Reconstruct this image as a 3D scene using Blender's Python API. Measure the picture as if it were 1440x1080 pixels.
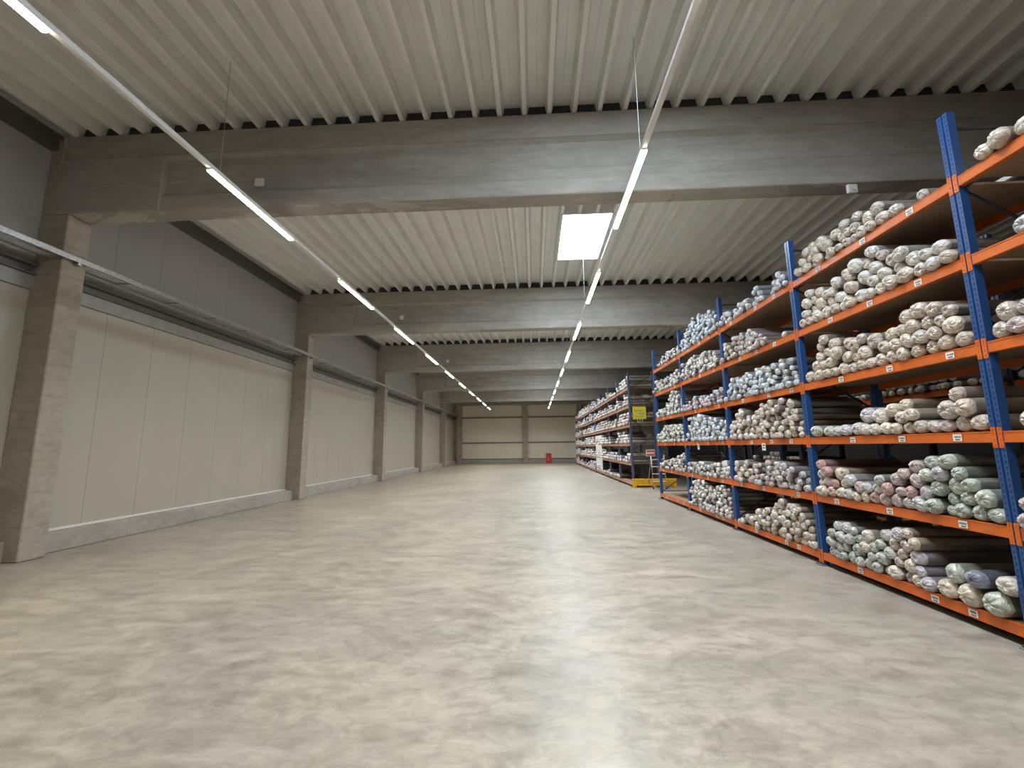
import bpy, math, random
from mathutils import Matrix, Vector, noise
random.seed(7)
for o in list(bpy.data.objects): bpy.data.objects.remove(o)
sc = bpy.context.scene
COL = sc.collection

# ---------------------------------------------------------------- camera
PITCH, YAW, ROLL, CAM_Z = 0.14713633, 0.04986302, -0.01168594, 1.7
fw = Vector((-math.sin(YAW)*math.cos(PITCH), math.cos(YAW)*math.cos(PITCH), math.sin(PITCH)))
rt = Vector((math.cos(YAW), math.sin(YAW), 0)); up = rt.cross(fw)
rt2 = rt*math.cos(ROLL) + up*math.sin(ROLL); up2 = rt2.cross(fw)
cd = bpy.data.cameras.new('camera'); cam = bpy.data.objects.new('camera', cd); COL.objects.link(cam)
cd.sensor_width = 36; cd.lens = 599.27/1440*36; cd.clip_end = 200; cd.clip_start = .05
M = Matrix((rt2, up2, -fw)).transposed().to_4x4(); M.translation = Vector((0, 0, CAM_Z))
cam.matrix_world = M
sc.camera = cam

# ---------------------------------------------------------------- exposure and daylight
sc.view_settings.view_transform = 'Standard'; sc.view_settings.look = 'None'
sc.view_settings.gamma = 1; sc.view_settings.use_curve_mapping = False
sc.view_settings.exposure = 0.14
w = bpy.data.worlds.new('sky'); sc.world = w; w.use_nodes = True
bg = w.node_tree.nodes['Background']; bg.inputs[0].default_value = (.55, .7, 1, 1); bg.inputs[1].default_value = 1.2
LAMP_WATTS = 48          # each tube of the two light rows
DAYLIGHT = 42            # frosted skylight panes
# light rows: X, hanging height, first tube, pitch, tube length
ROW_X = (-4.36, 1.5); ROW_Z = 5.5; TUBE0 = 5.12; PITCH_Y = 3.95; TUBE_L = 1.97

# ---------------------------------------------------------------- helpers
class MB:
    def __init__(s): s.v = []; s.f = []; s.m = []
    def face(s, pts, mi=0):
        n = len(s.v); s.v += [tuple(p) for p in pts]; s.f.append(tuple(range(n, n+len(pts)))); s.m.append(mi)
    def box(s, x0, x1, y0, y1, z0, z1, mi=0):
        n = len(s.v)
        s.v += [(x, y, z) for x in (x0, x1) for y in (y0, y1) for z in (z0, z1)]
        for q in ((0,1,3,2),(4,6,7,5),(0,4,5,1),(2,3,7,6),(0,2,6,4),(1,5,7,3)):
            s.f.append(tuple(n+i for i in q)); s.m.append(mi)
    def bevbox(s, x0, x1, y0, y1, z0, z1, b=.01, mi=0):
        # chamfer all vertical and horizontal edges by a superposed ring stack
        n = len(s.v); L = []
        for (z, i) in ((z0, b), (z0+b, 0), (z1-b, 0), (z1, b)):
            c = b
            L.append([(x0+i, y0+i+c, z), (x0+i+c, y0+i, z), (x1-i-c, y0+i, z), (x1-i, y0+i+c, z),
                      (x1-i, y1-i-c, z), (x1-i-c, y1-i, z), (x0+i+c, y1-i, z), (x0+i, y1-i-c, z)])
        for r in L: s.v += r
        for k in range(3):
            for j in range(8):
                a = n+k*8+j; bb = n+k*8+(j+1) % 8
                s.f.append((a, bb, bb+8, a+8)); s.m.append(mi)
        s.f.append(tuple(n+j for j in reversed(range(8)))); s.m.append(mi)
        s.f.append(tuple(n+24+j for j in range(8))); s.m.append(mi)
    def prism(s, prof, axis, a, b, mi=0, caps=True):
        # prof: closed 2D polygon; axis 'y': (x,z) swept a..b ; axis 'x': (y,z); axis 'z': (x,y)
        def P(u, v, t):
            return {'y': (u, t, v), 'x': (t, u, v), 'z': (u, v, t)}[axis]
        n = len(s.v); k = len(prof)
        s.v += [P(u, v, a) for u, v in prof] + [P(u, v, b) for u, v in prof]
        for i in range(k):
            j = (i+1) % k; s.f.append((n+i, n+j, n+k+j, n+k+i)); s.m.append(mi)
        if caps:
            s.f.append(tuple(n+i for i in reversed(range(k)))); s.m.append(mi)
            s.f.append(tuple(n+k+i for i in range(k))); s.m.append(mi)
    def bar(s, p, q, w, mi=0, sides=4):
        p = Vector(p); q = Vector(q); d = (q-p).normalized()
        u = d.cross(Vector((0, 0, 1)) if abs(d.z) < .9 else Vector((1, 0, 0))).normalized(); v = d.cross(u)
        n = len(s.v)
        for c in (p, q):
            for k in range(sides):
                t = (k+.5)*2*math.pi/sides
                s.v.append(tuple(c+(u*math.cos(t)+v*math.sin(t))*w))
        for k in range(sides):
            j = (k+1) % sides; s.f.append((n+k, n+j, n+sides+j, n+sides+k)); s.m.append(mi)
        s.f.append(tuple(n+k for k in reversed(range(sides)))); s.m.append(mi)
        s.f.append(tuple(n+sides+k for k in range(sides))); s.m.append(mi)
    def mesh(s, name, mats, smooth=False):
        me = bpy.data.meshes.new(name); me.from_pydata(s.v, [], s.f)
        for m in (mats if isinstance(mats, (list, tuple)) else [mats]): me.materials.append(m)
        me.polygons.foreach_set('material_index', s.m)
        if smooth: me.polygons.foreach_set('use_smooth', [True]*len(s.f))
        me.update()
        import bmesh
        bm = bmesh.new(); bm.from_mesh(me); bmesh.ops.recalc_face_normals(bm, faces=bm.faces); bm.to_mesh(me); bm.free()
        return me
    def build(s, name, mats, parent=None, smooth=False, loc=None):
        o = bpy.data.objects.new(name, s.mesh(name, mats, smooth)); COL.objects.link(o)
        if parent: o.parent = parent
        if loc: o.location = loc
        return o
def tag(o, label=None, cat=None, group=None, kind=None):
    if label: o['label'] = label
    if cat: o['category'] = cat
    if group: o['group'] = group
    if kind: o['kind'] = kind
    return o
def empty(name, loc=(0, 0, 0), **k):
    o = bpy.data.objects.new(name, None); COL.objects.link(o); o.location = loc; o.empty_display_size = .2
    return tag(o, **k)
def struct(mb, name, mats, label=None, smooth=False):
    return tag(mb.build(name, mats, smooth=smooth), label=label, kind='structure')

# ---------------------------------------------------------------- materials
def new_mat(name):
    m = bpy.data.materials.new(name); m.use_nodes = True; nt = m.node_tree
    return m, nt, nt.nodes['Principled BSDF']
def N(nt, t, **k):
    n = nt.nodes.new(t)
    for a, b in k.items(): setattr(n, a, b)
    return n
def coords(nt, scale=(1, 1, 1), kind='Object'):
    c = N(nt, 'ShaderNodeTexCoord'); mp = N(nt, 'ShaderNodeMapping'); mp.inputs['Scale'].default_value = scale
    nt.links.new(c.outputs[kind], mp.inputs[0]); return mp.outputs[0]
def noise_tex(nt, vec, scale, detail=5, rough=.6, dist=0):
    n = N(nt, 'ShaderNodeTexNoise'); n.inputs['Scale'].default_value = scale; n.inputs['Detail'].default_value = detail
    n.inputs['Roughness'].default_value = rough; n.inputs['Distortion'].default_value = dist
    nt.links.new(vec, n.inputs['Vector']); return n.outputs['Fac']
def ramp(nt, fac, stops):
    r = N(nt, 'ShaderNodeValToRGB'); e = r.color_ramp.elements
    while len(e) < len(stops): e.new(.5)
    for i, (p, c) in enumerate(stops):
        e[i].position = p; e[i].color = (*c, 1) if len(c) == 3 else c
    nt.links.new(fac, r.inputs[0]); return r.outputs[0]
def mix(nt, a, b, fac, mode='MIX'):
    m = N(nt, 'ShaderNodeMix', data_type='RGBA', blend_type=mode)
    for s, v in ((0, fac), (6, a), (7, b)):
        if hasattr(v, 'is_linked') or hasattr(v, 'links'): nt.links.new(v, m.inputs[s])
        else: m.inputs[s].default_value = v if s == 0 else ((*v, 1) if len(v) == 3 else v)
    return m.outputs[2]
def bump(nt, b, h, strength=.3, dist=.01):
    n = N(nt, 'ShaderNodeBump'); n.inputs['Strength'].default_value = strength; n.inputs['Distance'].default_value = dist
    nt.links.new(h, n.inputs['Height']); nt.links.new(n.outputs[0], b.inputs['Normal'])
def math_n(nt, op, a, b=None, c=None):
    m = N(nt, 'ShaderNodeMath', operation=op)
    for i, v in enumerate((a, b, c)):
        if v is None: continue
        if hasattr(v, 'links'): nt.links.new(v, m.inputs[i])
        else: m.inputs[i].default_value = v
    return m.outputs[0]
def plain(name, col, rough=.5, metal=0, var=.12, scale=6, coat=0):
    m, nt, b = new_mat(name)
    f = noise_tex(nt, coords(nt), scale)
    lo = tuple(c*(1-var) for c in col); hi = tuple(min(1, c*(1+var)) for c in col)
    nt.links.new(ramp(nt, f, [(.3, lo), (.7, hi)]), b.inputs['Base Color'])
    b.inputs['Roughness'].default_value = rough; b.inputs['Metallic'].default_value = metal
    b.inputs['Coat Weight'].default_value = coat
    return m
def concrete(name, dark, mid, light, stretch=(1, 1, 1), rough=.8):
    m, nt, b = new_mat(name)
    v = coords(nt, stretch)
    a = noise_tex(nt, v, .9, 8, .65, .6); c = noise_tex(nt, v, 7, 6, .7)
    fine = noise_tex(nt, coords(nt), 60, 3, .7)
    col = mix(nt, ramp(nt, a, [(.25, dark), (.5, mid), (.75, light)]), ramp(nt, c, [(.3, dark), (.7, light)]), .35)
    # pour joints and air holes
    vo = N(nt, 'ShaderNodeTexVoronoi'); vo.inputs['Scale'].default_value = 9; nt.links.new(coords(nt), vo.inputs['Vector'])
    holes = ramp(nt, vo.outputs['Distance'], [(.03, (.45, .45, .45)), (.07, (1, 1, 1))])
    col = mix(nt, col, holes, .8, 'MULTIPLY')
    s = N(nt, 'ShaderNodeSeparateXYZ'); nt.links.new(coords(nt), s.inputs[0])
    wob = math_n(nt, 'MULTIPLY', math_n(nt, 'SUBTRACT', a, .5), .10)
    zz = math_n(nt, 'FRACT', math_n(nt, 'MULTIPLY', math_n(nt, 'ADD', s.outputs[2], wob), 1.9))
    ln = math_n(nt, 'LESS_THAN', zz, .018)
    col = mix(nt, col, tuple(q*.75 for q in dark), math_n(nt, 'MULTIPLY', ln, .45))
    st = noise_tex(nt, coords(nt, (stretch[0]*.7, 1, 4)), 2.2, 5, .7, .4)
    col = mix(nt, col, ramp(nt, st, [(.32, (.66, .62, .56)), (.5, (1, 1, 1)), (.72, (1.12, 1.1, 1.08))]), .32, 'MULTIPLY')
    nt.links.new(col, b.inputs['Base Color']); b.inputs['Roughness'].default_value = rough
    h = math_n(nt, 'ADD', c, math_n(nt, 'MULTIPLY', fine, .4)); bump(nt, b, h, .35, .02)
    return m
def floor_mat():
    m, nt, b = new_mat('troweled_concrete')
    v = coords(nt)
    big = noise_tex(nt, v, .22, 6, .6, .8)
    sw = noise_tex(nt, coords(nt, (1, 1.5, 1)), 1.1, 10, .72, 1.0)
    st = noise_tex(nt, coords(nt, (1.0, 2.6, 1)), 2.6, 9, .74, .8)
    pt = noise_tex(nt, coords(nt, (1, 1.2, 1)), 5.5, 6, .7, .6)
    fine = noise_tex(nt, v, 30, 4, .7)
    c1 = ramp(nt, sw, [(.39, (.245, .23, .20)), (.5, (.335, .318, .28)), (.61, (.42, .40, .352))])
    c2 = ramp(nt, st, [(.41, (.245, .23, .20)), (.60, (.43, .41, .365))])
    col = mix(nt, c1, c2, .5)
    col = mix(nt, col, ramp(nt, big, [(.4, (.82, .83, .85)), (.6, (1.08, 1.06, 1.02))]), .8, 'MULTIPLY')
    col = mix(nt, col, ramp(nt, pt, [(.40, (.80, .78, .76)), (.5, (1, 1, 1)), (.6, (1.08, 1.07, 1.05))]), .6, 'MULTIPLY')
    nt.links.new(col, b.inputs['Base Color'])
    r = N(nt, 'ShaderNodeMapRange'); nt.links.new(st, r.inputs[0]); r.inputs[1].default_value = .4; r.inputs[2].default_value = .6
    r.inputs[3].default_value = .28; r.inputs[4].default_value = .50
    nt.links.new(r.outputs[0], b.inputs['Roughness'])
    b.inputs['Specular IOR Level'].default_value = .5
    h = math_n(nt, 'ADD', math_n(nt, 'MULTIPLY', st, .8), math_n(nt, 'MULTIPLY', fine, .05))
    bump(nt, b, h, .10, .02)
    return m
def panel_mat(name, col, axis, phase, pitch, rough=.45):
    # sandwich panels: fine vertical profiling with a joint every pitch metres
    m, nt, b = new_mat(name)
    s = N(nt, 'ShaderNodeSeparateXYZ'); nt.links.new(coords(nt), s.inputs[0])
    a = s.outputs[axis]
    t = math_n(nt, 'FRACT', math_n(nt, 'MULTIPLY', math_n(nt, 'SUBTRACT', a, phase-100*pitch), 1/pitch))
    d = math_n(nt, 'ABSOLUTE', math_n(nt, 'SUBTRACT', t, .5))           # .5 at the joint
    joint = N(nt, 'ShaderNodeMapRange'); nt.links.new(d, joint.inputs[0])
    joint.inputs[1].default_value = .494; joint.inputs[2].default_value = .4985; joint.inputs[3].default_value = 0; joint.inputs[4].default_value = 1
    base = ramp(nt, noise_tex(nt, coords(nt), .8, 5, .6), [(.3, tuple(c*.93 for c in col)), (.7, col)])
    nt.links.new(mix(nt, base, tuple(c*.45 for c in col), joint.outputs[0]), b.inputs['Base Color'])
    rib = math_n(nt, 'SINE', math_n(nt, 'MULTIPLY', a, 2*math.pi/.1))
    h = math_n(nt, 'SUBTRACT', math_n(nt, 'MULTIPLY', rib, .05), joint.outputs[0])
    bump(nt, b, h, .5, .006); b.inputs['Roughness'].default_value = rough
    return m
def emit(name, col, strength):
    m, nt, b = new_mat(name)
    b.inputs['Base Color'].default_value = (*col, 1); b.inputs['Emission Color'].default_value = (*col, 1)
    b.inputs['Emission Strength'].default_value = strength
    return m
def roll_mat(name, col, core=None):
    # fabric seen through crumpled clear film: milky tint, sharp small glints
    m, nt, b = new_mat(name)
    v = coords(nt)
    a = noise_tex(nt, v, 9, 5, .7, 1.5)
    wv = N(nt, 'ShaderNodeTexNoise', noise_type='RIDGED_MULTIFRACTAL'); wv.inputs['Scale'].default_value = 11; wv.inputs['Detail'].default_value = 3
    wv.inputs['Distortion'].default_value = 1.8; nt.links.new(v, wv.inputs['Vector']); c = wv.outputs['Fac']
    lo = tuple(x*.50 for x in col); hi = tuple(min(1, x*1.38+.03) for x in col)
    cc = ramp(nt, a, [(.30, lo), (.60, hi)])
    film = ramp(nt, c, [(.35, (0, 0, 0)), (.9, (1, 1, 1))])
    cc = mix(nt, cc, tuple(min(.9, x*1.45+.12) for x in col), math_n(nt, 'MULTIPLY', film, .55))
    nt.links.new(cc, b.inputs['Base Color'])
    b.inputs['Roughness'].default_value = .30; b.inputs['Specular IOR Level'].default_value = .8
    b.inputs['Coat Weight'].default_value = .8; b.inputs['Coat Roughness'].default_value = .10
    bump(nt, b, math_n(nt, 'ADD', a, math_n(nt, 'MULTIPLY', c, .6)), .9, .025)
    return m
def post_mat(name, col, hole=(.01, .015, .03)):
    # powder coat with the two rows of teardrop slots down the face
    m, nt, b = new_mat(name)
    s = N(nt, 'ShaderNodeSeparateXYZ'); nt.links.new(coords(nt), s.inputs[0])
    ty = math_n(nt, 'ABSOLUTE', s.outputs[1])
    dy = math_n(nt, 'MULTIPLY', math_n(nt, 'SUBTRACT', ty, .030), 1/.0085)
    tz = math_n(nt, 'SUBTRACT', math_n(nt, 'FRACT', math_n(nt, 'MULTIPLY', s.outputs[2], 20)), .5)
    dz = math_n(nt, 'MULTIPLY', tz, 1/.30)
    r2 = math_n(nt, 'ADD', math_n(nt, 'MULTIPLY', dy, dy), math_n(nt, 'MULTIPLY', dz, dz))
    inside = math_n(nt, 'LESS_THAN', r2, 1)
    g = N(nt, 'ShaderNodeNewGeometry'); sn = N(nt, 'ShaderNodeSeparateXYZ'); nt.links.new(g.outputs['True Normal'], sn.inputs[0])
    front = math_n(nt, 'GREATER_THAN', math_n(nt, 'ABSOLUTE', sn.outputs[0]), .7)
    f = math_n(nt, 'MULTIPLY', inside, front)
    base = ramp(nt, noise_tex(nt, coords(nt), 5, 5, .6), [(.3, tuple(c*.8 for c in col)), (.7, col)])
    nt.links.new(mix(nt, base, hole, f), b.inputs['Base Color']); b.inputs['Roughness'].default_value = .42
    return m

MT = dict(
    floor=floor_mat(),
    deck=plain('coated_roof_deck', (.72, .715, .68), .5, .0, .05, 2),
    roof=plain('roof_slab', (.3, .3, .3), .9),
    beam=concrete('precast_beam_concrete', (.225, .205, .175), (.345, .32, .28), (.46, .435, .39), (.35, 1, 1)),
    column=concrete('precast_column_concrete', (.23, .205, .17), (.35, .315, .265), (.47, .42, .36), (1, 1, 1.6)),
    plinth=concrete('plinth_concrete', (.25, .235, .21), (.36, .34, .305), (.45, .425, .385)),
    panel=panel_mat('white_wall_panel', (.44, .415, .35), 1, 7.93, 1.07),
    panel_up=panel_mat('dimmed_grey_wall_panel', (.36, .355, .335), 1, 7.93, 1.07),
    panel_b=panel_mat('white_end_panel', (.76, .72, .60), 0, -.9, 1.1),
    trim=plain('dark_steel_flashing', (.12, .11, .10), .5, .4),
    rail=plain('grey_steel_rail', (.30, .29, .27), .5, .3),
    galv=plain('galvanised_steel', (.45, .44, .42), .35, .8, .2, 20),
    white=plain('white_powder_coat', (.72, .71, .69), .4, 0, .04),
    tube=emit('tube_glow', (1, .88, .72), 28),
    sky=emit('frosted_daylight_pane', (.74, .87, 1), DAYLIGHT),
    orange=plain('orange_powder_coat', (.56, .12, .014), .42, 0, .10, 8),
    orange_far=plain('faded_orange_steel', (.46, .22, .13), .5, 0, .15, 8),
    blue=post_mat('blue_post_steel', (.018, .075, .24)),
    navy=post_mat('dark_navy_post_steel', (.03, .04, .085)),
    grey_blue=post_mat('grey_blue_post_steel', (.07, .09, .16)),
    bluep=plain('blue_brace_steel', (.018, .06, .18), .5),
    dark=plain('dark_brace_steel', (.03, .03, .04), .5),
    board=plain('chipboard', (.30, .20, .13), .8, 0, .18, 25),
    label=plain('label_paper', (.72, .70, .66), .6, 0, .03),
    ink=plain('label_ink', (.05, .05, .05), .6, 0, .03),
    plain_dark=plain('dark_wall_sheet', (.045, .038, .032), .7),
    foot=plain('grey_foot_steel', (.16, .16, .17), .5, .5),
    yellow=plain('yellow_guard_paint', (.70, .38, .015), .45, 0, .15),
    ysign=plain('yellow_sign_sheet', (.62, .56, .03), .5, 0, .08),
    rsign=plain('red_sign_print', (.45, .10, .08), .5),
    red=plain('red_cabinet_paint', (.55, .035, .03), .35, 0, .06),
    reddark=plain('dark_red_gap', (.12, .01, .01), .6),
)
# ---------------------------------------------------------------- the hall
X0, X1, Y0, Y1, ZC = -8.6, 14.0, -11.0, 46.0, 7.38
COLS_Y = [6.56+8.07*k for k in range(-2, 5)]         # front faces of the column lines
b = MB(); b.box(X0-.4, X1+.3, Y0-.3, Y1+.4, -.3, 0); struct(b, 'floor', MT['floor'], 'pale troweled concrete warehouse floor with brushed streaks and stains')
# left wall: light panels below the rail, upper ones greyed partly for weak lamp light
b = MB(); b.box(X0-.25, X0, Y0, Y1, 0, 4.72, 0); b.box(X0-.25, X0+.004, Y0, Y1, 4.72, ZC+.4, 1)
struct(b, 'wall_left', [MT['panel'], MT['panel_up']], 'left wall of pale vertical panels, darker above the rail')
b = MB(); b.box(X0, X1+.25, Y1, Y1+.25, 0, ZC+.4); struct(b, 'wall_back', MT['panel_b'], 'far end wall of cream vertical panels')
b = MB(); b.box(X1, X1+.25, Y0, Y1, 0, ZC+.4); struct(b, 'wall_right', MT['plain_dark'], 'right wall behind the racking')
b = MB(); b.box(X0, X1+.25, Y0-.25, Y0, 0, ZC+.4); struct(b, 'wall_front', MT['panel_b'])
# plinths
b = MB()
for k in range(-1, 6):
    a = COLS_Y[0]-8.07+.4 if k == -1 else COLS_Y[k]+.4
    e = COLS_Y[k+1] if k+1 < len(COLS_Y) else Y1
    b.bevbox(X0, -8.32, max(a, Y0), e, 0, .33, .012)
b.bevbox(X0, -8.32, COLS_Y[-1]+.4, Y1, 0, .33, .012)
struct(b, 'baseboard_left', MT['plinth'], 'raw concrete plinth along the foot of the left wall')
b = MB(); b.bevbox(X0, X1, Y1-.12, Y1, 0, .34, .012); struct(b, 'baseboard_back', MT['plinth'], 'concrete plinth along the foot of the far wall')
b = MB(); b.box(X0, X0+.13, Y0, Y1, 7.08, 7.38); b.box(X0, X0+.2, Y0, Y1, 7.28, 7.34); struct(b, 'trim_1', MT['trim'], 'dark flashing where the left wall meets the roof')
b = MB()
b.prism([(X0, 4.72), (X0+.10, 4.72), (X0+.10, 4.75), (X0+.03, 4.77), (X0+.03, 4.86), (X0+.12, 4.88), (X0+.12, 4.92), (X0, 4.92)], 'y', Y0, Y1)
struct(b, 'trim_2', MT['trim'], 'dark horizontal rail on the left wall under the cable tray')
b = MB(); b.box(X0, X0+.05, Y0, Y1, 4.47, 4.72); struct(b, 'trim_3', MT['rail'], 'grey band below the dark rail on the left wall')
b = MB(); b.box(X0+.002, X0+.03, Y0, Y1, .33, .37); struct(b, 'trim_4', MT['white'], 'pale flashing above the left plinth')
for i, (z, h, d) in enumerate(((2.12, .14, .10), (4.80, .16, .14), (.42, .10, .08))):
    b = MB(); b.prism([(Y1, z), (Y1-d, z), (Y1-d, z+.03), (Y1-.03, z+.04), (Y1-.03, z+h-.04), (Y1-d, z+h-.03), (Y1-d, z+h), (Y1, z+h)], 'x', X0, X1)
    struct(b, 'trim_%d' % (5+i), MT['rail'], ('horizontal wall rail at mid height of the far wall', 'upper horizontal wall rail of the far wall', 'lowest horizontal wall rail of the far wall')[i])

# roof deck: deep trapezoidal ribs running down the hall, opening for the skylights
RP, RPH, RB, RS, RD = .4295, -.06, .036, .038, .20
SKY = [(.80, 2.06, 1.7, 4.3), (.80, 2.06, 9.85, 12.45)]+[(.80, 2.06, 9.1+8.07*k, 11.7+8.07*k) for k in range(1, 4)]
def deck_profile(xa, xb):
    pts = []
    k0 = int(math.floor((xa-RPH)/RP))-1; k1 = int(math.ceil((xb-RPH)/RP))+1
    raw = []
    for k in range(k0, k1+1):
        c = RPH+k*RP
        raw += [(c-RB-RS, ZC+RD), (c-RB-RS*.55, ZC+RD*.5), (c-RB-RS*.42, ZC+RD*.5-.004), (c-RB, ZC), (c+RB, ZC),
                (c+RB+RS*.42, ZC+RD*.5-.004), (c+RB+RS*.55, ZC+RD*.5), (c+RB+RS, ZC+RD),
                (c+RP/2-.01, ZC+RD), (c+RP/2, ZC+RD-.007), (c+RP/2+.01, ZC+RD)]
    for (p, q) in zip(raw, raw[1:]):
        if q[0] <= xa or p[0] >= xb: continue
        def cl(x):
            t = (x-p[0])/(q[0]-p[0]) if q[0] != p[0] else 0
            return (x, p[1]+(q[1]-p[1])*t)
        a = cl(xa) if p[0] < xa else p
        e = cl(xb) if q[0] > xb else q
        if not pts: pts.append(a)
        pts.append(e)
    return pts
b = MB()
def deck_strip(xa, xb, ya, yb):
    P = deck_profile(xa, xb); n = len(b.v)
    b.v += [(x, ya, z) for x, z in P]+[(x, yb, z) for x, z in P]; k = len(P)
    for i in range(k-1): b.f.append((n+i, n+i+1, n+k+i+1, n+k+i)); b.m.append(0)
    b.box(xa, xb, ya, yb, ZC+RD+.02, ZC+RD+.2, 1)
deck_strip(X0, SKY[0][0], Y0, Y1); deck_strip(SKY[0][1], X1, Y0, Y1)
ys = [Y0]+[v for s in SKY for v in s[2:]]+[Y1]
for a in range(0, len(ys), 2): deck_strip(SKY[0][0], SKY[0][1], ys[a], ys[a+1])
me_ceiling = struct(b, 'ceiling', [MT['deck'], MT['roof']], 'pale ribbed steel roof deck')
for i, (xa, xb, ya, yb) in enumerate(SKY):
    b = MB()
    for q in ((xa-.02, xa+.03, ya, yb), (xb-.03, xb+.02, ya, yb), (xa, xb, ya-.02, ya+.03), (xa, xb, yb-.03, yb+.02)):
        b.box(*q, ZC-.02, ZC+.3, 0)
    fr = struct(b, 'window_%d' % (i+1), MT['white'], 'bright skylight in the roof deck beside the right light row' if i == 1 else 'skylight in a further bay of the roof, hidden by the beams')
    g = MB(); g.box(xa+.03, xb-.03, ya+.03, yb-.03, ZC+.01, ZC+.03); g.build('pane', MT['sky'], fr)

# ---------------------------------------------------------------- precast frame: columns and roof beams
names = ['first', 'second', 'third', 'fourth', 'fifth']
vis = [y for y in COLS_Y if y > 0]
for y in COLS_Y:
    i = vis.index(y) if y in vis else -1
    if i < 0: continue
    lab = ['broad concrete column at the left edge, nearest the camera', 'concrete column on left wall, second from the camera',
           'concrete column on left wall, third from the camera', 'concrete column on left wall, fourth from the camera',
           'concrete column on left wall, fifth from the camera'][i]
    root = empty('concrete_column', (-8.34, y+.2, 0), label=lab, cat='column', group='concrete columns along the left wall')
    b = MB(); b.bevbox(-.26, .26, -.2, .2, 0, 5.84, .015)
    b.build('shaft', MT['column'], root)
    b = MB(); b.bevbox(-.26, -.02, -.2, .2, 5.84, 7.36, .012)          # fork that holds the beam end
    b.build('bearing_fork', MT['column'], root)
    # roof beam
    lab = ['nearest deep concrete roof beam crossing the top of the picture', 'second concrete roof beam, just behind the bright skylight',
           'third concrete roof beam from the camera', 'fourth concrete roof beam from the camera', 'farthest free concrete roof beam'][i]
    rb = empty('roof_beam', (0, y, 5.85), label=lab, cat='beam', group='precast roof beams')
    b = MB()
    # I-section: (y, z) profile, web set back
    prof = [(0.03, 0), (.37, 0), (.38, .02), (.38, .27), (.30, .37), (.30, 1.0), (.38, 1.06), (.38, 1.5), (.02, 1.5), (.02, 1.06), (.10, 1.0), (.10, .37), (.02, .27), (.02, .02)]
    b.prism(prof, 'x', -6.45, X1)
    b.build('i_section', MT['beam'], rb)
    b = MB(); b.bevbox(-8.36, -6.45, .0, .40, 0, 1.04, .012); b.box(-8.36, -6.45, .02, .38, 1.04, 1.5)
    b.build('end_block', MT['beam'], rb)
    b = MB(); b.box(-8.3, X1, .12, .26, 1.5, 1.5+.23); b.build('dark_gap_closure', MT['dark'], rb)  # dark filler added in the deck troughs so the gaps read shaded
# columns of the far wall
for x, lab in ((-8.0, 'corner concrete column where left and far walls meet'), (-.92, 'concrete column in the middle of the far wall'), (4.85, 'far wall column beside the end of the racking')):
    b = MB(); b.bevbox(x-.26, x+.26, Y1-.5, Y1, 0, 6.2, .015); tag(b.build('concrete_column', MT['column']), lab, 'column', 'concrete columns of the far wall')
b = MB(); b.prism([(Y1-.45, 6.2), (Y1-.02, 6.2), (Y1-.02, 7.37), (Y1-.45, 7.37), (Y1-.45, 7.0), (Y1-.38, 6.95), (Y1-.38, 6.5), (Y1-.45, 6.42)], 'x', X0, X1)
tag(b.build('roof_beam', MT['beam']), 'concrete beam along the top of the far wall', 'beam', 'precast roof beams')

# small sensors on the beams
for (x, y, z, lab) in ((-4.72, 6.56, 6.34, 'small white sensor on nearest beam, beside left light row'), (-4.70, 14.63, 6.40, 'small white box on the second roof beam'),
                  (-4.66, 22.7, 6.42, 'small white box on the third roof beam'), (5.15, 6.56, 5.72, 'small pale lamp low on nearest beam above the racks')):
    r = empty('wall_sensor', (x, y, z), label=lab, cat='sensor', group='white boxes on the beams')
    yo = .1 if abs(z-6.38) < .1 else 0.02
    b = MB(); b.bevbox(-.08, .08, yo-.05, yo+.0, -.075, .075, .012); b.build('housing', MT['white'], r)
    b = MB(); b.prism([(-.04+.04*math.cos(t*math.pi/6)+.04, .04*math.sin(t*math.pi/6)) for t in range(12)], 'y', yo-.07, yo-.05)
    b.build('lens', MT['label'], r)

# ---------------------------------------------------------------- light rows
lightdata = bpy.data.lights.new('tube_light', 'AREA'); lightdata.shape = 'RECTANGLE'; lightdata.size = TUBE_L-.03; lightdata.size_y = .075
lightdata.energy = LAMP_WATTS; lightdata.color = (1, .86, .67); lightdata.spread = math.radians(125)
tube_me = None
faint = lightdata.copy(); faint.energy = LAMP_WATTS*.4
for i, x in enumerate(ROW_X+(6.15,)):
    root = empty('light_track', (x, 0, ROW_Z if i < 2 else 5.0), label=('long hanging row of white tube lights, left side' , 'long hanging row of white tube lights passing the skylight', 'row of tube lights over the aisle between the racks')[i], cat='light fixture', group='hanging light rows')
    b = MB(); b.bevbox(-.032, .032, -8, 42.7 if i < 2 else 19.0, .02, .085, .006); b.build('rail', MT['white'], root)
    for k in range(-2, 10 if i < 2 else 4):
        y = TUBE0+PITCH_Y*k
        if i == 2 and k == 0: continue
        f = MB(); f.prism([(-.045, 0), (-.03, .035), (.03, .035), (.045, 0)], 'y', y-.01, y+TUBE_L+.01)
        h = f.build('lamp_housing', MT['white'], root)
        f = MB(); f.prism([(-.042, -.001), (-.036, -.022), (0, -.030), (.036, -.022), (.042, -.001)], 'y', y, y+TUBE_L)
        f.build('diffuser', MT['tube'], h, smooth=False)
        lo = bpy.data.objects.new('lamp_glow', lightdata if i < 2 else faint); COL.objects.link(lo); lo.parent = h
        lo.location = (0, y+TUBE_L/2, -.034); lo.rotation_euler = (0, 0, math.pi/2)
    for k in range(-1, 6):
        yy = 5.3+6.35*k
        if yy > 42 or (i == 2 and k not in (-1, 2)): continue
        w_ = MB(); w_.bar((0, yy, .08), (0, yy, ZC-root.location.z+.01), .004, sides=6); w_.build('suspension_wire', MT['rail'], root)

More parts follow.
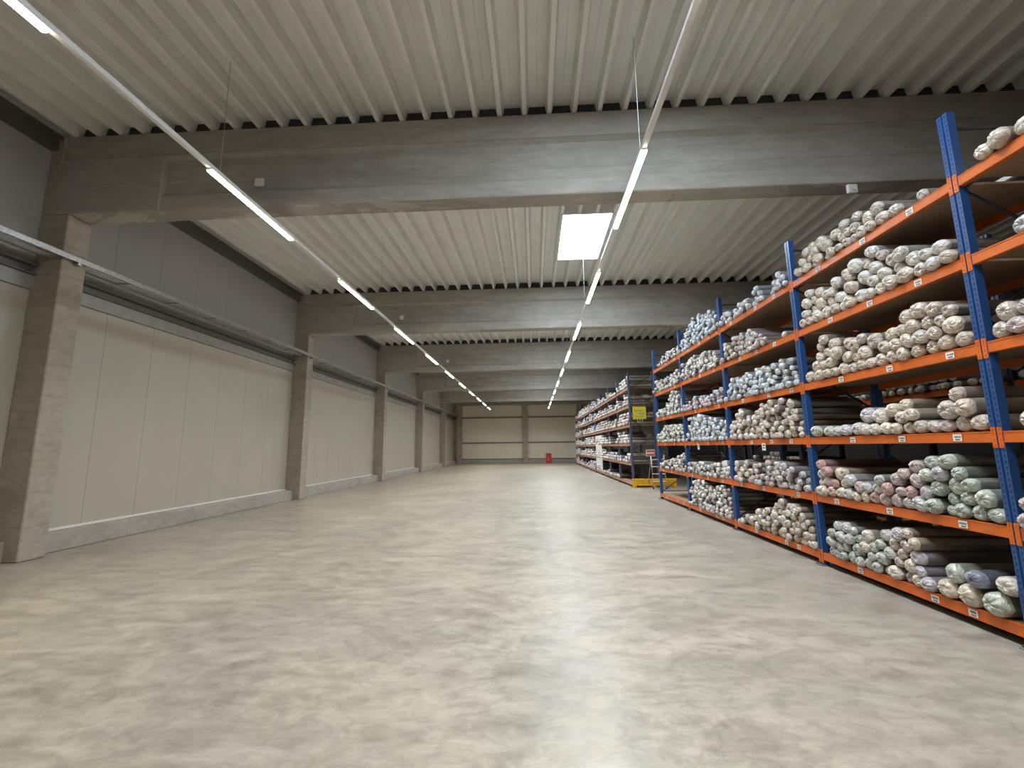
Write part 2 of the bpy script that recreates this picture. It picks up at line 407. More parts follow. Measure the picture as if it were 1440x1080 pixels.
# ---------------------------------------------------------------- cable tray
root = empty('cable_tray', (-8.0, 0, 5.02), label='galvanised ladder cable tray running along the left wall', cat='cable tray')
for x in (0, -.34):
    b = MB(); b.prism([(x-.012, 0), (x+.012, 0), (x+.012, .09), (x+.004, .10), (x-.012, .10), (x-.012, .085), (x-.002, .08), (x-.002, .02), (x-.012, .015)], 'y', Y0, 45.5)
    b.build('side_rail', MT['galv'] if x == 0 else MT['rail'], root)
for k in range(-1, 38):
    y = 1.9+1.17*k
    b = MB(); b.box(-.33, -.01, y-.02, y+.02, 0.0, .022); b.build('rung', MT['rail'], root)
for y in COLS_Y:
    if y < 0: continue
    b = MB(); b.box(-.5, .02, y+.17, y+.23, -.05, 0); b.prism([(-.6, -.25), (-.56, -.25), (-.05, -.05), (-.6, -.05)], 'y', y+.185, y+.215)
    b.build('bracket', MT['galv'], root)

# ---------------------------------------------------------------- racking
LV = [.18, .98, 1.79, 2.58, 3.40, 4.18]
POST_Y = [1.36, 3.96, 6.56, 9.15, 11.75, 14.33]
def post_mesh(h, mat):
    b = MB()
    # sigma section facing -x, centre groove
    pr = [(-.0, -.05), (-.0, -.010), (.016, -.006), (.016, .006), (-.0, .010), (-.0, .05), (.075, .05), (.075, .04), (.08, .035), (.08, -.035), (.075, -.04), (.075, -.05)]
    b.prism(pr, 'z', .012, h)
    return b.mesh('post', mat)
def foot_mesh():
    b = MB(); b.bevbox(-.05, .11, -.075, .075, 0, .012, .003); b.bar((-.03, .055, .012), (-.03, .055, .03), .012, sides=6); b.bar((.09, -.055, .012), (.09, -.055, .03), .012, sides=6)
    return b.mesh('base_plate', MT['foot'])
def beam_mesh(L, mat, flip=1):
    b = MB(); s = flip
    b.prism([(0, -.10), (.05*s, -.10), (.05*s, -.022), (.028*s, -.022), (.028*s, 0), (0, 0)], 'y', 0, L)
    b.box(min(-.004*s, 0), max(-.004*s, 0), 0, L, -.012, -.006); b.box(min(-.004*s, 0), max(-.004*s, 0), 0, L, -.096, -.09)
    return b.mesh('shelf_beam', mat)
def conn_mesh(mat):
    b = MB(); b.bevbox(-.006, .0, 0, .040, -.145, .035, .001)
    for z in (-.12, -.07, -.02, .015): b.bar((-.006, .02, z), (-.012, .02, z), .006, sides=6)
    return b.mesh('beam_connector', mat)
def add(name, me, parent, loc, rot=(0, 0, 0)):
    o = bpy.data.objects.new(name, me); COL.objects.link(o); o.parent = parent; o.location = loc; o.rotation_euler = rot; return o
FOOT = foot_mesh()
def rack(label, x, ys, post_m, beam_m, depth=1.1, H=4.86, rear_beams=True, connectors=True, labels=None, brace_m=None, group=None, name='pallet_rack', skip_deck=()):
    root = empty(name, (x, ys[0], 0), label=label, cat='rack', group=group)
    PM = post_mesh(H, post_m); CM = conn_mesh(beam_m); beams = {}
    for y in ys:
        yy = y-ys[0]
        for dx, rz in ((0, 0), (depth, math.pi)):
            p = add('post', PM, root, (dx, yy, 0), (0, 0, rz)); add('base_plate', FOOT, p, (0, 0, 0))
        br = MB(); n = 7
        zs = [.25+(H-.4)*k/n for k in range(n+1)]
        for k in range(n):
            a, c = (.07, depth-.07) if k % 2 == 0 else (depth-.07, .07)
            br.bar((a, yy, zs[k]), (c, yy, zs[k+1]), .016)
        for z in (zs[0], zs[-1]): br.bar((.07, yy, z), (depth-.07, yy, z), .016)
        br.build('frame_bracing', brace_m or MT['dark'], root)
    for i in range(len(ys)-1):
        L = ys[i+1]-ys[i]-.102; BM = beam_mesh(L, beam_m); BR = beam_mesh(L, beam_m, -1)
        dk = MB(); dk.box(.055, depth-.055, .005, L-.005, -.024, -.002); DM = dk.mesh('shelf_board', MT['board'])
        for li, z in enumerate(LV):
            y = ys[i]-ys[0]+.051
            be = add('shelf_beam', BM, root, (0.0, y, z)); beams[(i, li)] = be
            if rear_beams: add('shelf_beam', BR, root, (depth, y, z))
            add('shelf_board', DM, root, (0, y, z))
            if connectors:
                add('beam_connector', CM, be, (0, -.045, 0)); add('beam_connector', CM, be, (0, L+.005, 0))
    return root, beams
def tiny_label(parent, y, tilt=0, w=.085, h=.065, dangling=0, seed=0):
    rnd = random.Random(seed)
    b = MB(); b.box(-.008, -.0055, y-w/2, y+w/2, -.05-h/2-dangling, -.05+h/2-dangling, 0)
    yy = y-w/2+.010
    while yy < y+w/2-.014:
        ww = rnd.choice((.003, .005, .007)); b.box(-.0088, -.008, yy, yy+ww, -.053-dangling, -.053+h*.30-dangling, 1); yy += ww+rnd.choice((.003, .004))
    b.box(-.0088, -.008, y-w*.30, y+w*.25, -.053-h*.32-dangling, -.053-h*.16-dangling, 1)
    return b.build('shelf_label', [MT['label'], MT['ink']], parent)

near, nb = rack('long near rack of blue posts and orange beams, right foreground', 4.04, POST_Y, MT['blue'], MT['orange'], brace_m=MT['dark'], group='pallet racking')
LAB = {0: [.42, .80, 1.8], 1: [.38, 1.22, 2.08], 2: [.3, .92, 1.65], 3: [.24, .95, 1.72], 4: [.45, 1.1, 1.78], 5: [.42, 1.08, 1.9]}
for (i, li), be in nb.items():
    for j, yy in enumerate(LAB[li]):
        yy = max(.1, min(2.4, yy+((i*37+li*11+j*5) % 7-3)*.03)) if i != 1 else yy
        tiny_label(be, yy, seed=i*100+li*10+j)
for (bi, li, yy, ang) in ((2, 2, 1.18, 0), (3, 2, 1.6, 0)):
    q = MB(); q.box(-.010, -.008, yy-.06, yy+.06, -.20, -.07, 0); q.box(-.0104, -.010, yy-.04, yy+.03, -.12, -.10, 1); q.box(-.0104, -.010, yy-.04, yy+.04, -.16, -.145, 1)
    q.build('hanging_note', [MT['label'], MT['ink']], nb[(bi, li)])
# far rack: same build, dusty grey-blue posts
FAR_Y = [18.3+2.6*k for k in range(10)]
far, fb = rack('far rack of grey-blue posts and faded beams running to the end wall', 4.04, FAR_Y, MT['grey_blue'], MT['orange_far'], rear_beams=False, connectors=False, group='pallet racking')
b = MB(); b.box(-.01, .01, 7.7, 10.2, .2, 2.35); b.build('side_panel', MT['white'], far)
# rack across the next aisle
ROW2_X = 7.0
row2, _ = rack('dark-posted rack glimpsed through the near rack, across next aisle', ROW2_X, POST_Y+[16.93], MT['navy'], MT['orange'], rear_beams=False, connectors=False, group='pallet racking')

# ---------------------------------------------------------------- wrapped fabric rolls
PAL = {
 'beige': (.50, .42, .345), 'cream': (.57, .495, .40), 'grey-beige': (.46, .405, .35), 'lilac-grey': (.43, .41, .46), 'pale green': (.42, .46, .40),
 'grey-green': (.33, .375, .335), 'pink': (.46, .285, .27), 'rose-grey': (.44, .36, .355), 'blue-white': (.48, .53, .60), 'silver-grey': (.45, .455, .46),
 'white': (.60, .57, .54), 'navy-ended': (.16, .18, .25), 'off-white': (.56, .52, .465)}
PN = list(PAL); RM = {k: roll_mat(k.replace('-', '_')+'_wrapped_fabric', v) for k, v in PAL.items()}
RM_ALL = [RM[k] for k in PN]
SHADED_BODY = {k: plain(k.replace('-', '_')+'_shaded_fabric', tuple(c*.42 for c in v), .5, 0, .2, 14, .25) for k, v in PAL.items()}  # roll sides darkened in colour for the shade between packed rolls
LEN = 1.05
def roll_geo(seg, rings, seed, detail=1.0):
    """unit-radius roll, axis +x from the front end at x=0 (front faces -x); returns body and front-wrap (verts, faces)."""
    rnd = random.Random(seed)
    nl = rnd.randint(7, 11); ph = rnd.random()*6.28; nl2 = nl*2+rnd.randint(1, 3); ph2 = rnd.random()*6.28
    tw = rnd.uniform(-.8, .8); lob = rnd.uniform(.03, .10); off = (rnd.uniform(-.18, .18), rnd.uniform(-.18, .18))
    # (axial, radius) in units of the radius; front wrap from centre to shoulder
    nb_ = rnd.uniform(-.15, .12)
    wrap = [(-.34+nb_, .06), (-.30+nb_*.6, .16), (-.36, .32), (-.33, .52), (-.22, .72), (-.06, .87), (.16, .97), (.55, 1.0)]
    if rings < 8: wrap = [(-.35, .15), (-.32, .5), (-.08, .85), (.4, 1.0)]
    def ringpts(ax, r, k):
        out = []
        for j in range(seg):
            t = 2*math.pi*j/seg; amp = detail*math.sin(min(1, r)*math.pi)*.6+.12*detail
            tt = t+tw*(1-r); s = s0 = 1-min(1, r)
            w = (.5-abs(math.sin(nl*tt*.5+ph)))*1.0+(.5-abs(math.sin(nl2*tt*.5+ph2)))*.6 if seg > 20 else math.sin(nl*tt+ph)*.5+math.sin(nl2*tt+ph2)*.32
            rr = r*(1+lob*math.sin(2*t+ph)+.025*math.sin(5*t+ph2)+.035*detail*w)
            a = ax+.24*amp*w+.10*s0*math.sin(t+ph2)
            out.append((a, rr*math.cos(t)+off[0]*s, rr*math.sin(t)+off[1]*s))
        return out
    V = []; F = []
    for k, (a, r) in enumerate(wrap): V += ringpts(a, r, k)
    n = len(wrap)
    for k in range(n-1):
        for j in range(seg):
            a = k*seg+j; c = k*seg+(j+1) % seg; F.append((a, c, c+seg, a+seg))
    F.append(tuple(range(seg-1, -1, -1)))
    BV = []; BF = []
    last = V[-seg:]
    ax = [.5, 1.9, 5, 14] if rings >= 8 else [.3, 14]
    for k, a in enumerate(ax):
        for j, p in enumerate(last):
            q = .985 if k == 0 else 1.0+.02*math.sin(3*j/seg*6.28+k*2)
            BV.append((a if k else p[0]-.04, p[1]*q, p[2]*q))
    for k in range(len(ax)-1):
        for j in range(seg):
            a = k*seg+j; c = k*seg+(j+1) % seg; BF.append((a, c, c+seg, a+seg))
    BF.append(tuple((len(ax)-1)*seg+j for j in range(seg)))
    return (BV, BF), (V, F)
def mk(name, V, F, sx, s, mats):
    me = bpy.data.meshes.new(name); me.from_pydata([(x if False else x*s if x < 2 else LEN, y*s, z*s) for x, y, z in V], [], F)
    for m in mats: me.materials.append(m)
    me.polygons.foreach_set('use_smooth', [True]*len(F)); me.update(); return me
NVAR = 7; BASE_R = .075
VAR = []
for v in range(NVAR):
    (bv, bf), (wv, wf) = roll_geo(44, 8, 100+v)
    VAR.append((mk('fabric_roll', bv, bf, 1, BASE_R, [RM['beige']]), mk('wrap_end', wv, wf, 1, BASE_R, [RM['beige']])))
FARVAR = [roll_geo(12, 8 if v < 4 else 3, 300+v) for v in range(4)]
TINYVAR = [roll_geo(8, 3, 400+v) for v in range(4)]

PROF = {
'A5':[(6.31,0.44),(6.17,0.46),(5.94,0.39),(5.62,0.29),(5.34,0.33),(5.22,0.3),(5.06,0.34),(4.82,0.3),(4.67,0.16),(4.54,0.03),(4.53,-0.09),(4.44,0.0),(4.4,0.1),(4.26,0.06),(4.21,-0.01)],
'A4':[(6.47,0.58),(6.09,0.51),(5.74,0.36),(5.58,0.47),(5.43,0.58),(5.17,0.51),(4.96,0.6),(4.75,0.47),(4.52,0.42),(4.48,0.26),(4.32,0.24),(4.22,0.36),(4.15,0.55),(3.98,0.34)],
'Z4':[(3.78,0.06),(3.65,0.09),(3.51,0.1),(3.43,0.07)],
'A3':[(6.41,0.23),(6.12,0.3),(6.05,0.49),(5.87,0.63),(5.62,0.52),(5.44,0.3),(5.39,0.42),(5.18,0.42),(5.01,0.35),(4.94,0.47),(4.75,0.42),(4.69,0.52),(4.51,0.53),(4.39,0.51),(4.31,0.55),(4.17,0.44),(4.14,0.32),(4.07,0.22),(4.0,0.18),(3.98,0.09)],
'Z3':[(3.84,0.19),(3.73,0.35),(3.64,0.34),(3.53,0.31)],
'A2':[(6.41,0.15),(5.82,0.15),(5.64,0.26),(5.5,0.22),(5.22,0.39),(5.01,0.42),(4.85,0.39),(4.78,0.25),(4.65,0.13),(4.51,0.15),(4.43,0.29),(4.38,0.43),(4.17,0.45),(4.12,0.51),(4.09,0.6),(3.99,0.6)],
'Z2':[(3.89,0.57),(3.77,0.53),(3.67,0.58),(3.61,0.59)],
'A1':[(6.46,0.45),(6.14,0.47),(5.99,0.44),(5.79,0.35),(5.74,0.23),(5.58,0.22),(5.33,0.32),(5.11,0.36),(4.88,0.49),(4.69,0.61),(4.56,0.63),(4.41,0.63),(4.22,0.62),(4.11,0.66),(4.0,0.62)],
'Z1':[(3.91,0.52),(3.76,0.55)],
'A0':[(6.49,0.45),(6.26,0.56),(6.12,0.51),(5.84,0.43),(5.65,0.42),(5.39,0.5),(5.09,0.65),(4.99,0.66),(4.79,0.57),(4.77,0.42),(4.66,0.47),(4.51,0.48),(4.47,0.4),(4.28,0.41),(4.22,0.39),(4.09,0.34),(4.01,0.46)],
'B5':[(8.92,0.22),(8.51,0.24),(8.25,0.27),(8.02,0.26),(7.77,0.13),(7.59,0.35),(7.47,0.34),(7.36,0.15),(7.37,-0.05),(7.2,-0.04),(7.13,0.09),(6.97,0.25),(6.79,0.29),(6.56,0.23)],
'B4':[(9.04,0.37),(8.76,0.42),(8.49,0.47),(8.02,0.43),(7.8,0.43),(7.63,0.24),(7.41,0.13),(7.34,0.01),(7.2,0.0),(6.97,0.07),(6.62,0.03)],
'B3':[(9.05,0.44),(8.65,0.44),(8.29,0.41),(8.0,0.47),(7.63,0.51),(7.27,0.44),(7.04,0.53),(6.85,0.47),(6.65,0.3),(6.55,0.26)],
'B2':[(9.06,0.38),(8.75,0.57),(8.43,0.57),(8.13,0.42),(8.05,0.51),(7.79,0.61),(7.44,0.65),(7.18,0.64),(6.85,0.64),(6.63,0.61)],
'B1':[(8.98,0.39),(8.54,0.42),(8.29,0.35),(7.92,0.36),(7.79,0.44),(7.37,0.44),(7.1,0.34),(6.91,0.35),(6.72,0.26),(6.56,0.25)],
'B0':[(8.96,0.12),(8.47,0.2),(8.2,0.33),(7.83,0.42),(7.6,0.53),(7.43,0.62),(7.1,0.62),(6.79,0.66),(6.55,0.66)],
'C5':[(11.31,0.33),(10.85,0.48),(10.6,0.67),(10.22,0.63),(9.78,0.6),(9.18,0.41)],
'C4':[(11.34,0.45),(10.9,0.51),(10.31,0.49),(10.04,0.5),(9.34,0.34)],
'C3':[(11.22,0.2),(10.83,0.34),(9.9,0.23),(9.59,0.34),(9.07,0.38)],
'C2':[(11.48,0.66),(11.04,0.67),(10.18,0.59),(9.63,0.47),(9.14,0.35)],
'C1':[(11.53,0.26),(10.71,0.31),(10.2,0.27),(9.54,0.41),(9.21,0.38)],
'C0':[(11.56,0.63),(10.79,0.7),(10.4,0.56),(9.93,0.52),(9.82,0.64),(9.23,0.66)],
'D5':[(13.85,0.02),(13.17,0.21),(12.44,0.27),(11.68,0.26)],
'D4':[(13.94,0.38),(13.31,0.33),(12.46,0.32),(11.78,0.53)],
'D3':[(14.03,0.19),(13.09,0.29),(12.89,0.48),(12.37,0.64),(11.66,0.58)],
'D2':[(14.19,0.24),(13.21,0.52),(12.41,0.5),(11.65,0.46)],
'D1':[(13.9,0.18),(12.61,0.37),(12.0,0.52),(11.76,0.71)],
}
def top_at(P, y):
    if y >= P[0][0]: return P[0][1]
    for (a, za), (c, zc) in zip(P, P[1:]):
        if c <= y <= a: return za+(zc-za)*(a-y)/(a-c+1e-6)
    return P[-1][1]
def pack(y0, y1, topf, r, var, rnd, limit=400):
    """drop-pack circles into the bay: each new roll rests on the board or on two others."""
    C = []; cand = []
    def fits(y, z, q):
        if y-q < y0 or y+q > y1: return False
        if z+q > topf(y)+q*.6: return False
        for (a, c, s) in C:
            if (a-y)**2+(c-z)**2 < (s+q)**2*.985: return False
        return True
    def rad(): return r*(1+rnd.uniform(-var, var))
    y = y0+r*rnd.uniform(1.0, 1.3); prev = None
    while y < y1-r:
        q = rad()
        if prev: y = prev[0]+2*math.sqrt(prev[2]*q)+rnd.choice((0, 0, 0, .012))
        if y+q > y1: break
        if topf(y) > q*1.2: C.append((y, q, q)); prev = (y, q, q)
        else: prev = (y+.03-r, r, r) if prev is None else (prev[0]+.05, prev[1], prev[2])
    changed = True; i0 = 0
    while changed and len(C) < limit:
        best = None; q = rad()
        for i in range(len(C)):
            a = C[i]
            for j in range(i+1, len(C)):
                c = C[j]; d = math.hypot(a[0]-c[0], a[1]-c[1])
                if d > a[2]+c[2]+q*1.7: continue
                R1 = a[2]+q; R2 = c[2]+q
                t = (R1*R1-R2*R2+d*d)/(2*d); h2 = R1*R1-t*t
                if h2 <= 0: continue
                h = math.sqrt(h2); ux, uz = (c[0]-a[0])/d, (c[1]-a[1])/d
                nx, nz = (-uz, ux) if ux > 0 else (uz, -ux)
                y = a[0]+ux*t+nx*h; z = a[1]+uz*t+nz*h
                lo, hi = sorted((a[0], c[0]))
                if not (lo-.2*q <= y <= hi+.2*q): continue
                if best and z >= best[1]: continue
                if fits(y, z, q): best = (y, z, q)
        if best: C.append(best)
        else: changed = False
    return C
BAYS = {'Z': 0, 'A': 1, 'B': 2, 'C': 3, 'D': 4}
RAD = {'Z': [.10, .075, .085, .08, .08, .08], 'A': [.068, .070, .080, .076, .078, .070], 'B': [.056, .053, .055, .050, .053, .056],
       'C': [.047]*6, 'D': [.048]*6}
COLR = {
 'A5': ['cream', 'grey-beige', 'beige'], 'A4': ['white', 'beige', 'off-white', 'cream'], 'A3': ['beige', 'beige', 'grey-beige', 'cream'],
 'B5': ['white', 'silver-grey', 'blue-white'], 'B4': ['grey-beige', 'silver-grey', 'rose-grey'], 'B3': ['blue-white', 'silver-grey', 'blue-white'],
 'B2': ['off-white', 'rose-grey', 'beige'], 'B0': ['off-white', 'beige', 'grey-beige', 'white'],
 'C5': ['blue-white', 'silver-grey', 'blue-white'], 'C4': ['white', 'silver-grey', 'off-white'], 'C3': ['rose-grey', 'lilac-grey'], 'C2': ['blue-white', 'blue-white', 'silver-grey'],
 'C1': ['silver-grey', 'white'], 'C0': ['white', 'rose-grey', 'silver-grey'], 'D5': ['silver-grey', 'white'], 'D4': ['silver-grey', 'cream'], 'D3': ['pale green', 'white', 'silver-grey'],
 'D2': ['pale green', 'off-white'], 'D1': ['white', 'rose-grey', 'silver-grey'],
 'Z5': ['cream'], 'Z4': ['silver-grey', 'lilac-grey', 'pale green'], 'Z3': ['grey-beige', 'rose-grey'], 'Z2': ['pale green', 'off-white', 'cream'], 'Z1': ['cream', 'lilac-grey', 'rose-grey'], 'Z0': ['off-white']}
def colour(key, t, rel, rnd):
    """t: 0 at the far post, 1 at the near post."""
    if key == 'A2': return rnd.choice(['pale green', 'off-white'] if t < .2 else ['lilac-grey', 'silver-grey', 'off-white'] if t < .5 else ['cream', 'grey-beige', 'off-white'] if t < .7 else ['grey-beige', 'beige', 'rose-grey'])
    if key == 'A1': return rnd.choice(['pink', 'rose-grey', 'cream', 'silver-grey'] if t < .2 else ['cream', 'beige', 'rose-grey', 'silver-grey'] if t < .38 else ['pink', 'rose-grey', 'silver-grey', 'rose-grey'] if t < .68 else ['grey-green', 'pale green', 'grey-green', 'lilac-grey'])
    if key == 'A0': return rnd.choice(['silver-grey', 'grey-green', 'silver-grey'] if t < .3 else ['pale green', 'cream', 'silver-grey', 'off-white'] if t < .5 else ['cream', 'rose-grey', 'lilac-grey', 'beige'] if t < .72 else ['off-white', 'lilac-grey', 'cream', 'navy-ended'])
    if key == 'B1': return rnd.choice(['rose-grey', 'beige', 'rose-grey', 'off-white'] if t < .4 else ['silver-grey', 'silver-grey', 'lilac-grey', 'rose-grey'])
    return rnd.choice(COLR.get(key, ['off-white']))
PROF['Z5'] = [(3.9, .05), (3.8, .10), (3.66, .17), (3.6, .08), (3.4, .15)]; PROF['Z0'] = [(3.9, .45), (3.6, .5), (3.4, .5)]
ROLLS = []      # (score, x, y, z, r, colour, key)
for key, P in PROF.items():
    bay, li = key[0], int(key[1]); bi = BAYS[bay]
    y0 = POST_Y[bi]+.06; y1 = POST_Y[bi+1]-.06
    if bay == 'Z': y0 = 3.25; P = P+[(2.9, P[-1][1])]
    z0 = LV[li]; rnd = random.Random(hash(bay)*0+ord(bay)*10+li)
    def topf(y, P=P): return min(.67, top_at(P, y))
    R = RAD[bay][li]
    if key == 'A0':
        # small rolls at the far side, large loose rolls by the near post
        big = [(4.20, .105, .105), (4.44, .10, .10), (4.66, .092, .092), (4.10, .285, .085), (4.33, .275, .085), (4.57, .262, .085)]
        for (y, z, q) in big: ROLLS.append((y, z0+z, q, 'navy-ended' if (y, q) == (4.33, .085) else rnd.choice(['off-white', 'pale green', 'cream']), key))
        y0 = 4.78
    for (y, z, q) in pack(y0, y1, topf, R, .19, rnd):
        t = (POST_Y[bi+1]-y)/2.6
        ROLLS.append((y, z0+z, q, colour(key, t, 0, rnd), key))
XF = 4.0
def score(r):
    d = Vector((XF, r[0], r[1]-CAM_Z)); dep = d.dot(fw); lat = d.dot(rt2)
    if lat/dep > 720/599.27+.02: return 0
    return r[2]**2/dep**3
ROLLS.sort(key=score, reverse=True)
IND = [r for r in ROLLS if score(r) > 0][:300]
REST = [r for r in ROLLS if score(r) > 0][300:]
ORD = ['', 'first', 'second', 'third', 'fourth', 'fifth', 'sixth', 'seventh', 'eighth', 'ninth', 'tenth', 'eleventh', 'twelfth', 'thirteenth', 'fourteenth', 'fifteenth',
       'sixteenth', 'seventeenth', 'eighteenth', 'nineteenth', 'twentieth', 'twenty-first', 'twenty-second', 'twenty-third', 'twenty-fourth', 'twenty-fifth', 'twenty-sixth', 'twenty-seventh', 'twenty-eighth']
SHELF = ['lowest shelf', 'second shelf', 'third shelf', 'fourth shelf', 'fifth shelf', 'top shelf']
BAYN = {'A': 'nearest full bay', 'Z': 'bay at right edge', 'B': 'second full bay'}
bybin = {}
for r in IND: bybin.setdefault(r[4], []).append(r)
rk = random.Random(5)
for key, L in bybin.items():
    z0 = LV[int(key[1])]; R = RAD[key[0]][int(key[1])]
    layers = {}
    for r in L: layers.setdefault(int((r[1]-z0-R*.55)/(R*1.72))+1, []).append(r)
    for ln, rs in layers.items():
        rs.sort(key=lambda r: -r[0])
        for n, (y, z, q, col, _) in enumerate(rs):
            bm_, wm_ = VAR[rk.randrange(NVAR)]
            s = q/BASE_R
            o = bpy.data.objects.new('fabric_roll', bm_); COL.objects.link(o)
            x = XF+rk.choice((rk.uniform(-.02, .02), rk.uniform(-.03, .03), rk.uniform(-.05, .06)))+.03
            o.location = (x, y, z); o.scale = (1, s*.99, s*.99)
            sq = rk.random()*6.28
            o.rotation_euler = (sq, 0, rk.uniform(-.012, .012))
            tag(o, '%s wrapped roll %s from left in %s layer, %s, %s' % (col, ORD[min(n+1, 28)], ORD[max(1, ln)], SHELF[int(key[1])], BAYN[key[0]]), 'fabric roll', 'wrapped fabric rolls on the orange shelves')
            wv = bpy.data.objects.new('wrap_end', wm_); COL.objects.link(wv); wv.parent = o; wv.scale = (s, 1, 1)
            for ob, mm in ((o, SHADED_BODY), (wv, RM)):
                ob.material_slots[0].link = 'OBJECT'; ob.material_slots[0].material = mm[col]
# everything smaller than those: one mass of rolls
SV = []; SF = []; SM = []
def mass(x, y, z, q, ci, rnd, geo, length=LEN, tiny=False):
    th = rnd.random()*6.28; c, s = math.cos(th)*q, math.sin(th)*q
    for gi, (V, F) in enumerate(geo):
        n = len(SV)
        for (a, u, v) in V:
            SV.append((x+(a*q if a < 2 else length*(.5 if 2 < a < 14 else 1)), y+u*c-v*s, z+u*s+v*c))
        for f in F: SF.append(tuple(n+i for i in f)); SM.append(ci+(0 if gi else len(PN)))
rnd = random.Random(11)
for (y, z, q, col, key) in REST:
    mass(XF+rnd.uniform(-.04, .10), y, z, q, PN.index(col), rnd, FARVAR[rnd.randrange(4)])
def fast_fill(x, y0, y1, z0, r, tops, cols, rnd, geos, length=LEN):
    row = 0; z = z0+r
    while z+r < z0+.68:
        y = y0+r+(r if row % 2 else 0)
        while y+r < y1:
            t = (y-y0)/(y1-y0)*(len(tops)-1); i = min(len(tops)-2, int(t)); top = tops[i]+(tops[i+1]-tops[i])*(t-i)
            if z+r < z0+top: mass(x+rnd.uniform(-.04, .1), y+rnd.uniform(-.004, .004), z, r*rnd.uniform(.9, 1.0), PN.index(rnd.choice(cols)), rnd, geos[rnd.randrange(len(geos))], length)
            y += 2*r
        z += r*1.74; row += 1
CS = [['white', 'off-white'], ['cream', 'beige'], ['rose-grey', 'off-white'], ['lilac-grey', 'silver-grey'], ['silver-grey', 'white'], ['pale green', 'cream'], ['pink', 'rose-grey', 'off-white'], ['off-white', 'rose-grey']]
for i in range(len(FAR_Y)-1):
    for li, z in enumerate(LV):
        tops = [rnd.choice((.15, .35, .45, .55, .62)) for _ in range(5)]
        if i == 0 and li == 0: tops = [0, 0, .05, .1, .2]
        if i == 0 and li == 1: tops = [.5, .45, .1, .2, .45]
        if i < 3 and li in (0,): tops = [t*.5 for t in tops]
        if i == 1: tops = [t*.8 for t in tops]
        cs = rnd.choice(CS)
        for h in range(2):
            ya = FAR_Y[i]+.06+h*1.24
            fast_fill(XF, ya, ya+1.24, z, .075, tops[h*2:h*2+3], cs if rnd.random() < .6 else rnd.choice(CS), rnd, TINYVAR)
for i in range(5):
    for li, z in enumerate(LV):
        tops = [rnd.choice((.1, .3, .45, .55)) for _ in range(5)]
        fast_fill(ROW2_X-.04, (POST_Y+[16.93])[i]+.06, (POST_Y+[16.93])[i+1]-.06, z, .07, tops, rnd.choice(CS), rnd, TINYVAR)
me = bpy.data.meshes.new('distant_fabric_rolls'); me.from_pydata(SV, [], SF)
for m in RM_ALL+[SHADED_BODY[k] for k in PN]: me.materials.append(m)
me.polygons.foreach_set('material_index', SM); me.polygons.foreach_set('use_smooth', [True]*len(SF)); me.update()
o = bpy.data.objects.new('fabric_rolls', me); COL.objects.link(o)
tag(o, 'hundreds of smaller wrapped fabric rolls filling the farther bays and racks', 'fabric rolls', kind='stuff')

# ---------------------------------------------------------------- things in the cross aisle
r = empty('rack_end_guard', (4.0, 18.02, 0), label='low yellow steel guard at the end of the far rack', cat='rack guard')
b = MB(); b.bevbox(0, 1.75, 0, .10, .08, .36, .01); b.build('guard_rail', MT['yellow'], r)
for x in (0, .78, 1.6):
    b = MB(); b.bevbox(x, x+.15, 0, .14, 0, .08, .005); b.build('foot', MT['yellow'], r)
r = empty('hanging_sign', (4.43, 18.1, 3.05), label='yellow sign hanging at the end of the far rack', cat='sign')
b = MB(); b.bevbox(-.27, .27, -.01, .01, -.25, .27, .003); b.build('board', MT['ysign'], r)
b = MB()
for (x0, x1, z0, z1) in ((-.2, .12, .08, .12), (-.05, .2, -.04, 0), (-.18, -.02, -.16, -.12), (.04, .16, -.17, -.12)): b.box(x0, x1, -.013, -.0101, z0, z1)
b.build('printed_marks', MT['rail'], r)
b = MB()
for x in (-.2, .2): b.bar((x, 0, .27), (x, .05, .9), .006, sides=6)
b.build('hanging_cord', MT['galv'], r)
b = MB()
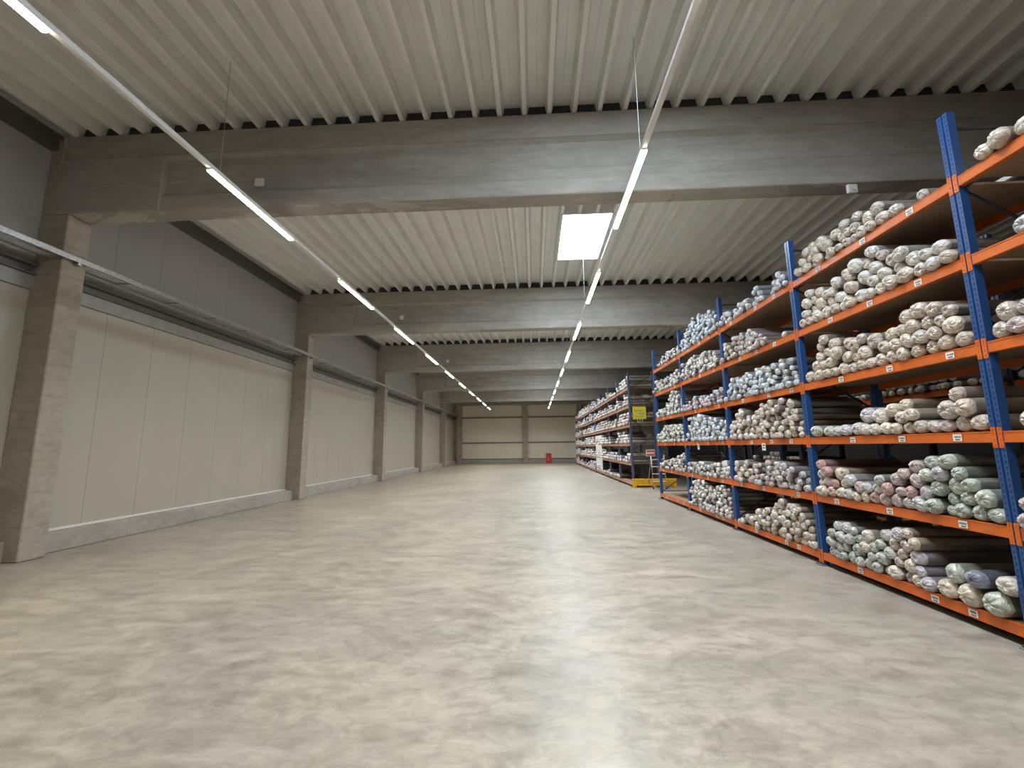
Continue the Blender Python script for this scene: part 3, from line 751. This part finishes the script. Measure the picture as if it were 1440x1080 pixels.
for x in (-.1, 0, .1): b.bar((x, 0, -.25), (x+.02, 0, -.38), .012, sides=6)
b.build('tag_strip', MT['white'], r)
# white mobile steps with a small red and white sign
r = empty('mobile_steps', (4.62, 17.3, 0), label='pale tubular steps with red and white sign beside far rack', cat='ladder')
for x in (0, .5):
    b = MB(); b.bar((x, 0, .05), (x, .1, 1.35), .014, sides=8); b.bar((x, .8, .05), (x, .12, 1.3), .014, sides=8); b.build('side_frame', MT['galv'], r, smooth=True)
for k in range(4):
    b = MB(); z = .3+.28*k; b.bevbox(0, .5, .01+.02*k-.02, .14+.02*k, z, z+.025, .004); b.build('step', MT['white'], r)
for x in (0, .5):
    for y in (0, .8):
        b = MB(); b.prism([(y+.05*math.cos(t*math.pi/6), .05+.05*math.sin(t*math.pi/6)) for t in range(12)], 'x', x-.015, x+.015); b.build('wheel', MT['dark'], r, smooth=False)
b = MB(); b.bevbox(-.22, .12, -.03, -.01, 1.28, 1.54, .004); s = b.build('sign_plate', MT['label'], r)
b = MB(); b.box(-.2, .1, -.034, -.0301, 1.44, 1.52); b.box(-.2, .1, -.034, -.0301, 1.30, 1.38); b.build('red_band', MT['rsign'], s)
# extinguisher cabinet
r = empty('extinguisher_cabinet', (1.5, 45.55, 0), label='red fire extinguisher cabinet standing at the far wall', cat='cabinet')
b = MB(); b.bevbox(-.29, .29, -.02, .28, 0, 1.0, .015); b.build('body', MT['red'], r)
b = MB(); b.bevbox(-.26, .26, -.045, -.02, .05, .95, .006); d = b.build('door', MT['red'], r)
b = MB(); b.bar((.2, -.07, .45), (.2, -.07, .6), .01, sides=8); b.box(.195, .205, -.07, -.045, .455, .465); b.box(.195, .205, -.07, -.045, .585, .595); b.build('handle', MT['galv'], d)
b = MB(); b.prism([(-.035+.04*math.cos(t*math.pi/6), .42+.12*0+.04*math.sin(t*math.pi/6)*1) for t in range(12)], 'y', -.048, -.0451); b.box(-.07, 0, -.048, -.0451, .30, .42); b.box(-.05, -.02, -.048, -.0451, .46, .52)
b.build('extinguisher_symbol', MT['label'], d)
